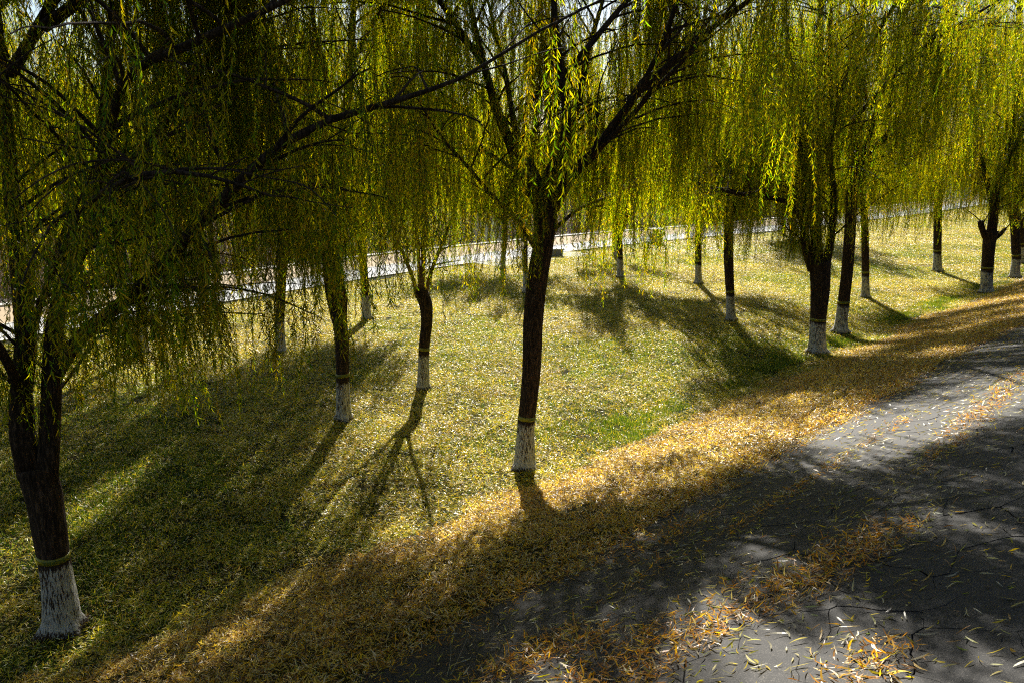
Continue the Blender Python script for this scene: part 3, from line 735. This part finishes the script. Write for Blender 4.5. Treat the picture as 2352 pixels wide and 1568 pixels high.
# ------------------------------------------------------------------ litter and grass tiles
LIT_L = [((.74, .68, .36), 16), ((.72, .58, .04), 34), ((.46, .46, .03), 30), ((.40, .24, .05), 8), ((.12, .08, .03), 8), ((.20, .28, .03), 10)]
LIT_D = [((.64, .58, .42), 12), ((.72, .46, .04), 36), ((.62, .30, .03), 28), ((.30, .15, .03), 16), ((.50, .46, .06), 8)]
LIT_S = [((.72, .62, .34), 26), ((.68, .50, .06), 32), ((.46, .27, .05), 20), ((.22, .13, .05), 16), ((.08, .05, .03), 16), ((.28, .28, .06), 2)]
GR = [((.022, .055, .005), 36), ((.050, .095, .008), 34), ((.12, .15, .015), 16), ((.34, .30, .06), 12)]
def litter_leaf(mb, r, x, y, z, tab, tilt=.35, seg=3, L=None):
    a = r.uniform(0, 6.28); e = r.gauss(0, tilt); ax = Vector((math.cos(a)*math.cos(e), math.sin(a)*math.cos(e), math.sin(e)))
    ro = r.gauss(0, .5); side = Vector((-math.sin(a)*math.cos(ro), math.cos(a)*math.cos(ro), math.sin(ro)))
    side = (side-ax*side.dot(ax)).normalized(); L = L or r.uniform(.055, .12)
    add_leaf(mb, Vector((x, y, z+abs(math.sin(e))*L*.4)), ax, side, L, r.uniform(.008, .0135)*(L/.08)**.5, r.uniform(-.45, .5), pick(r, tab), seg, r.uniform(-.6, .6))
def tile(seed, leaves, blades, tab, bh=(.04, .09), size=.66):
    r = random.Random(seed); mb = MB(); me_l = MB()
    for i in range(blades):
        x, y = r.uniform(-size, size), r.uniform(-size, size)
        d_ = mn.noise(Vector((x*3, y*3, seed*1.7)))
        if d_ < -.25: continue
        a = r.uniform(0, 6.28); h = r.uniform(*bh)*(1+.6*max(0, d_)); wv = .0035; lx, ly = r.uniform(-.6, .6)*h, r.uniform(-.6, .6)*h
        cx, cy = math.cos(a)*wv, math.sin(a)*wv
        mb.add([(x-cx, y-cy, 0), (x+cx, y+cy, 0), (x+lx*.4+cx*.7, y+ly*.4+cy*.7, h*.6), (x+lx*.4-cx*.7, y+ly*.4-cy*.7, h*.6), (x+lx, y+ly, h)], [(0, 1, 2, 3), (3, 2, 4)], pick(r, GR))
    nb_ = len(mb.f)
    for i in range(leaves):
        x, y = r.uniform(-size, size), r.uniform(-size, size)
        litter_leaf(mb, r, x, y, r.uniform(.008, .05), tab)
    me = mb.mesh('tile_%d' % seed, M['grass']); me.materials.append(M['litter'])
    idx = [0]*nb_+[1]*(len(mb.f)-nb_); me.polygons.foreach_set('material_index', idx); return me
TILES = [tile(500+k, 620, 1500, LIT_L) for k in range(3)]+[tile(510+k, 950, 1000, LIT_L) for k in range(3)] \
      + [tile(520+k, 1300, 420, LIT_L) for k in range(3)]+[tile(530+k, 1600, 25, LIT_S) for k in range(4)] \
      + [tile(540+k, 200, 2000, LIT_L, (.06, .13)) for k in range(2)]
TG = proto_group('litter_tiles', TILES)
r = random.Random(77); items_l, items_s = [], []
s = -14.0
while s < 110:
    step = 1.0 if s < 40 else 1.35
    n = dn(s)
    d = 6.2
    while d > n+.7:
        ds_, dd_ = s+r.uniform(-.25, .25), d+r.uniform(-.25, .25)
        if dd_ < 5.5 and in_view(ds_, dd_, 1.35):
            rt = slope_rot(ds_, dd_) @ Matrix.Rotation(r.uniform(0, 6.28), 3, 'Z')
            x, y = xy_of(ds_, dd_); f = r.uniform(.95, 1.1)*step
            nz = mn.noise(Vector((x*.16, y*.16, 9.0)))+.6*mn.noise(Vector((x*.5, y*.5, 2.0)))
            foot = math.exp(-((dd_+.7)/.9)**2)
            it = lambda i: (P(ds_, dd_, .0), rt.to_euler(), (f, f, f if step == 1 else 1.0), i)
            if dd_ > .35: items_s.append(it(9+r.randrange(4)))
            elif foot*r.random() > .42 and s > 6: items_l.append(it(13+r.randrange(2)))
            elif nz > .34: items_l.append(it(r.randrange(3)))
            elif nz > .02: items_l.append(it(3+r.randrange(3)))
            else: items_l.append(it(6+r.randrange(3)))
        d -= step
    s += step
tag(scatter('lawn', TG, items_l, M['grass']), label='lawn of short grass strewn with pale yellow willow leaves', cat='lawn')
tag(scatter('leaf_litter', TG, items_s, M['litter']), label='thick orange brown leaf litter on the lower slope', cat='leaf litter')

# ------------------------------------------------------------------ leaves on the slabs
def leaf_mesh(seed, L, tab, seg=5):
    r_ = random.Random(seed); mb = MB(); litter_leaf(mb, r_, 0, 0, .004, tab, .10, seg, L)
    vs = [Vector(v) for v in mb.v]; zmin = min(v.z for v in vs); mb.v = [(v.x, v.y, v.z-zmin+.003) for v in vs]
    return mb.mesh('willow_leaf', M['litter'])
PALE = [((.46, .44, .33), 1)]; YEL = [((.58, .40, .06), 2), ((.50, .44, .08), 1)]; ORA = [((.46, .24, .05), 2), ((.34, .16, .05), 1)]
LM = {'pale': [leaf_mesh(700+k, .09+.009*k, PALE) for k in range(6)], 'yellow': [leaf_mesh(720+k, .09+.009*k, YEL) for k in range(6)], 'brown': [leaf_mesh(740+k, .075+.006*k, ORA) for k in range(5)]}
def hit_slope(u, v):
    x = (u-1176)/F; y = -(v-784)/F
    rr = Vector((x, math.cos(PITCH)+y*math.sin(PITCH), -math.sin(PITCH)+y*math.cos(PITCH)))
    a = (rr.x-rr.y)*Q; b0 = (-A0[0]+A0[1])*Q
    t_ = (CAM_H-SL*b0)/(SL*a-rr.z); return sd_of(rr.x*t_, rr.y*t_)
# drifts: centre, half lengths along and across, strength
DR = []
for (u, v, ls, ld, k) in [(1900, 1310, 1.15, .32, 1.0), (2010, 1275, .7, .16, .9), (1800, 1350, .5, .22, .8), (2005, 1545, .42, .24, 1.0), (1450, 1535, .9, .42, 1.0), (1620, 1470, .9, .18, .8),
                          (1360, 1485, .35, .14, .9), (1250, 1505, .55, .35, .9), (1690, 1350, .5, .12, .5), (1560, 1230, 1.3, .22, .6), (1750, 1180, 1.6, .16, .5), (2250, 965, 2.2, .25, .6), (2190, 1030, 1.4, .16, .5),
                          (1480, 1330, .9, .15, .5), (2110, 1225, .5, .09, .5), (1560, 1400, .5, .1, .4), (1860, 1110, 1.5, .14, .5), (2030, 1000, 1.8, .2, .5), (2300, 900, 2.5, .25, .5), (1180, 1540, .7, .3, .8)]:
    c = hit_slope(u, v); DR.append((c[0], c[1], ls, ld, k))
r = random.Random(9)
def dens_at(s, d):
    e = max(0, 1-(d-5.6)/(.8+.9*(mn.noise(Vector((s*.5, 0, 7.7)))+.4))); v = .0
    for cs_, cd_, ls, ld, k in DR:
        q = ((s-cs_)/ls)**2+((d-cd_)/ld)**2
        if q < 5: v = max(v, k*math.exp(-q*q*.7))
    st = mn.noise(Vector((s*.55, d*2.4, 4.4)))
    return min(1, e*(.75+st)+v*(.85+.7*mn.noise(Vector((s*4, d*5, 1.1)))) + .14*max(0, st))
stuff = MB(); singles = []
cand = [(-12+62*r.random()**1.3, r.uniform(5.35, 12.0)) for k in range(110000)]
for cs_, cd_, ls, ld, k in DR:
    cand += [(cs_+r.gauss(0, ls*.85), cd_+r.gauss(0, ld*.85)) for q in range(int(ls*ld*3000*k))]
for s, d in cand:
    if d < 5.35: continue
    q = dens_at(s, d); base_ = .022 if s < 6 else .03
    if not in_view(s, d, 1.15): continue
    if r.random() < q*1.0 or r.random() < base_*8.5:
        dense = q > .35
        h = .043+(r.random()**1.5*.055*q if dense else 0)
        p = P(s, d, h)
        if d < 5.9: h *= .8
        if not dense and len(singles) < 2000: singles.append((p.length, s, d, p)); continue
        rt = slope_rot(s, d); l = MB(); litter_leaf(l, r, 0, 0, 0, LIT_D if dense else LIT_L, .38 if dense else .1, 3)
        stuff.add([tuple(p+rt @ Vector(v)) for v in l.v], l.f, l.c[0])
print('stuff leaves', len(stuff.v)//6, 'singles', len(singles))
singles.sort(key=lambda a: (a[3]-co.location).length)
lab = {'pale': 'pale underside-up willow leaf lying loose on the dark cracked paving', 'yellow': 'golden yellow willow leaf lying loose on the dark cracked paving', 'brown': 'curled orange brown willow leaf lying loose on the dark cracked paving'}
for i, (_, s, d, p) in enumerate(singles):
    kind = r.choices(['pale', 'yellow', 'brown'], [48, 34, 18])[0]; me = r.choice(LM[kind])
    rt = slope_rot(s, d) @ Matrix.Rotation(r.uniform(0, 6.28), 3, 'Z')
    if i < 290:
        o = link('willow_leaf', me); o.location = p; o.rotation_euler = rt.to_euler(); f = r.uniform(.8, 1.2); o.scale = (f, f*r.uniform(.8, 1.2), f)
        tag(o, lab[kind], 'leaf', 'loose %s leaves on the paving' % kind)
    else:
        col = {'pale': PALE, 'yellow': YEL, 'brown': ORA}[kind]; c = pick(r, col)
        stuff.add([tuple(p+rt @ v.co) for v in me.vertices], [tuple(q.vertices) for q in me.polygons], c)
tag(stuff.obj('leaf_drifts', M['litter']), label='drifts of golden brown willow leaves caught on the dark paving', cat='leaf litter', kind='stuff')

# a dry grass stalk at the lower edge of the slabs
for (u0, v0, u1, v1) in ((1030, 1560, 1085, 1432), (1025, 1562, 1035, 1470)):
    s0, d0 = hit_slope(u0, v0); a = P(s0, d0, 0); b_ = W(u1, v1, a.y); mb = MB(); mid = a.lerp(b_, .5)+Vector((.02, 0, .03))
    pp, rr = catmull([a, mid, b_], [.003, .0022, .001], .04); tube(mb, pp, rr, 5)
    o = mb.obj('dry_grass_stalk', M['reed']); a_ = o.data.color_attributes.new('col', 'FLOAT_COLOR', 'POINT')
    a_.data.foreach_set('color', [.55, .48, .30, 1]*len(o.data.vertices))
    tag(o, 'tall thin dry grass stalk at the lower edge of the paving' if v1 < 1450 else 'shorter of the two dry stalks at the lower edge of the paving', 'grass stalk')

# ------------------------------------------------------------------ litter bin, stone block
g = G(1507, 561); g.z = .0
bin_ = empty('litter_bin', g); tag(bin_, 'twin litter bin with grey panels and a flat pale roof beside the path', 'litter bin')
bin_.rotation_euler = (0, 0, R(12))
def part(name, boxes, mat, parent):
    mb = MB()
    for bx in boxes: mb.box(*bx)
    return mb.obj(name, mat, parent)
part('plinth', [(-.36, .36, -.2, .2, 0, .17, .015)], M['metal_dark'], bin_)
part('bin_body', [(-.43, .06, -.235, .235, .19, .86, .015)], M['metal_grey'], bin_)
part('bin_body', [(.13, .43, -.235, .235, .19, .86, .015)], M['metal_grey'], bin_)
part('centre_post', [(.068, .122, -.215, .215, .172, 1.16, .006)], M['metal_dark'], bin_)
part('corner_post', [(-.452, -.375, -.25, -.238, .172, 1.16, .003)], M['metal_dark'], bin_)
part('corner_post', [(.32, .38, -.15, -.10, .862, 1.16, .006)], M['metal_dark'], bin_)
part('ashtray_box', [(-.22, .05, -.16, .16, .864, 1.10, .01)], M['metal_dark'], bin_)
part('roof', [(-.50, .50, -.29, .29, 1.162, 1.215, .02)], M['metal_lid'], bin_)
g = G(1278, 590)
sb = empty('stone_stool', g); tag(sb, 'low grey stone block beside the path, right of the central trunk', 'stone block')
part('block', [(-.42, .42, -.3, .3, -.03, .50, .03)], M['stone'], sb)
part('top_slab', [(-.52, .52, -.38, .38, .502, .60, .03)], M['metal_lid'], sb)

# ------------------------------------------------------------------ river bank: dry reeds and debris, far shrubs, building
def reed_mesh(seed, n, H, green=False):
    r_ = random.Random(seed); mb = MB()
    for i in range(n):
        x, y = r_.gauss(0, .45), r_.gauss(0, .45); h = H*r_.uniform(.4, 1); lx, ly = r_.uniform(-.45, .45)*h, r_.uniform(-.45, .45)*h
        k = r_.uniform(.6, 1.3); c = (.17*k, .125*k, .09*k) if not green else (.10*k, .12*k, .03*k)
        p = [Vector((x+lx*t_*t_, y+ly*t_*t_, h*t_)) for t_ in (0, .4, .75, 1)]
        wv = r_.uniform(.006, .014)*(1 if not green else 1.6); a = r_.uniform(0, 3.14); s_ = Vector((math.cos(a), math.sin(a), 0))*wv
        vs = []
        for q, pp in enumerate(p): vs += [tuple(pp-s_*(1-.25*q)), tuple(pp+s_*(1-.25*q))]
        mb.add(vs, [(0, 1, 3, 2), (2, 3, 5, 4), (4, 5, 7, 6)], c)
        for q in range(r_.randrange(1, 4)):
            t_ = r_.uniform(.2, .9); pp = Vector((x+lx*t_*t_, y+ly*t_*t_, h*t_)); a = r_.uniform(0, 6.28)
            ax_ = Vector((math.cos(a), math.sin(a), r_.uniform(-.9, .6))).normalized(); sd_ = ax_.cross(Vector((0, 0, 1))).normalized()
            cc = (.45, .42, .36) if r_.random() < .2 else c
            add_leaf(mb, pp, ax_, sd_, r_.uniform(.12, .4), .025, -.4, tuple(cc))
    return mb.mesh('reed_%d' % seed, M['reed'])
RG = proto_group('reed_clumps', [reed_mesh(800+k, 110, 2.1) for k in range(4)]+[reed_mesh(810+k, 60, .35) for k in range(3)]+[reed_mesh(820+k, 90, 3.2, True) for k in range(3)])
r = random.Random(31); it = []
for k in range(7500):
    s = r.uniform(-40, 130); n = dn(s); e = 8.8+abs(r.gauss(0, 16)); d = n-e
    x, y = xy_of(s, d)
    if y < 20 or abs(x)/max(1, y) > .85: continue
    open_w = -5 < x < .3 and e < 40 and y < 110           # the stretch of open water
    z = Zsd(s, d, n)
    if open_w and r.random() < .96: continue
    tall = e > 13 and r.random() < .8
    f = r.uniform(.7, 1.3)
    it.append(((x, y, z), (0, 0, r.uniform(0, 6.28)), (f, f, f*(1.15 if tall else 1)), r.randrange(4) if tall else 4+r.randrange(3)))
tag(scatter('dry_reeds', RG, it, M['reed']), label='dry brown reeds and fallen stems along the far edge of the path and river', cat='reeds')
it = []
for k in range(2600):
    s = r.uniform(-80, 260); n = dn(s); e = r.uniform(64, 110); x, y = xy_of(s, n-e)
    if y < 20 or abs(x)/y > .9: continue
    f = r.uniform(.8, 1.5); it.append(((x, y, Zsd(s, n-e, n)), (0, 0, r.uniform(0, 6.28)), (f*1.6, f*1.6, f), r.randrange(4) if r.random() < .55 else 7+r.randrange(3)))
tag(scatter('far_bank_scrub', RG, it, M['reed']), label='olive and brown scrub on the opposite river bank', cat='scrub')

# wood on the far bank: leafy crowns reading as one mass
def clump(seed):
    r_ = random.Random(seed); mb = MB()
    for i in range(900):
        a = r_.uniform(0, 6.28); zz = r_.uniform(0, 1); rad = 2.6*math.sin(math.pi*min(1, .15+zz*.85))**.6*r_.uniform(.55, 1)
        rad *= 1+.35*mn.noise(Vector((math.cos(a)*1.4+seed, math.sin(a)*1.4, zz*3)))
        p = Vector((math.cos(a)*rad, math.sin(a)*rad, 1+zz*6)); b_ = r_.uniform(0, 6.28)
        ax_ = Vector((math.cos(b_)*.5, math.sin(b_)*.5, -1)).normalized(); s_ = Vector((math.cos(b_+1.2), math.sin(b_+1.2), 0)); s_ = (s_-ax_*s_.dot(ax_)).normalized()
        k = r_.uniform(.7, 1.3); add_leaf(mb, p, ax_, s_, r_.uniform(.5, 1.0), .16, .1, (.13*k, .15*k, .025*k))
    tube(mb, [Vector((0, 0, 0)), Vector((.1, 0, 2)), Vector((0, .1, 5))], [.2, .15, .05], 6, (.05, .03, .02))
    return mb.mesh('clump_%d' % seed, M['foliage'])
CG = proto_group('wood_crowns', [clump(900+k) for k in range(3)])
it = []
for k in range(600):
    s = r.uniform(-120, 330); n = dn(s); e = r.uniform(66, 130); x, y = xy_of(s, n-e)
    if y < 40 or abs(x)/y > .95: continue
    if abs(x/y-.34) < .035: continue
    f = r.uniform(.7, 1.25); it.append(((x, y, Zsd(s, n-e, n)), (0, 0, r.uniform(0, 6.28)), ((f*1.7, f*1.7, f*2.1) if not -.03 < x/y < .13 else (f*1.3, f*1.3, f*1.2)), r.randrange(3)))
tag(scatter('far_wood', CG, it, M['foliage']), label='far line of yellow green willows on the opposite bank', cat='wood')

it = []  # trees added out of view on the crest, to block sky light from behind
for k in range(46):
    s = r.uniform(-48, 60); d = r.uniform(16.5, 25); x, y = xy_of(s, d); f = r.uniform(1.1, 1.5)
    if y > -1 and abs(x)/(y+1) < 1.1: continue
    it.append(((x, y, Zsd(s, d)), (0, 0, r.uniform(0, 6.28)), (f*1.1, f*1.1, f*1.3), r.randrange(3)))
tag(scatter('sky_blocking_wood', CG, it, M['foliage']), label='unseen belt of bushy trees added on the dike crest behind the camera to cut sky light', cat='wood')

bx0 = 64; by0 = 215
bd = empty('office_building', (bx0+14, by0, .4)); tag(bd, 'distant blue grey building with white balcony rails glimpsed between the branches', 'building')
M['bl_wall'] = plain('blue_grey_render', (.30, .36, .45), .7, .08, 1); M['bl_white'] = plain('white_rail', (.75, .77, .8), .6, .05, 1)
m, t, b = new_mat('window_glass'); b.inputs['Base Color'].default_value = (.05, .08, .12, 1); b.inputs['Roughness'].default_value = .1; M['glass'] = m
part('wall', [(-14, 14, 0, 14, 0, 19, .2)], M['bl_wall'], bd)
part('roof', [(-14.4, 14.4, -.4, 14.4, 19.01, 19.6, .1)], M['bl_white'], bd)
for fl in range(5):
    rl = part('balcony_rail', [(-13.8, 13.8, -.9, -.8, 1.2+fl*3.3+.75, 1.2+fl*3.3+.95), (-13.8, 13.8, -.9, -.005, 1.2+fl*3.3-.12, 1.2+fl*3.3+.02)], M['bl_white'], bd)
    for k in range(8):
        x0 = -12.6+k*3.3; part('window', [(x0, x0+2, -.06, .05, 1.6+fl*3.3, 3.4+fl*3.3)], M['glass'], bd)

print('trees', sum(t_[1] for t_ in trees_built), trees_built, 'objects', len(bpy.data.objects))
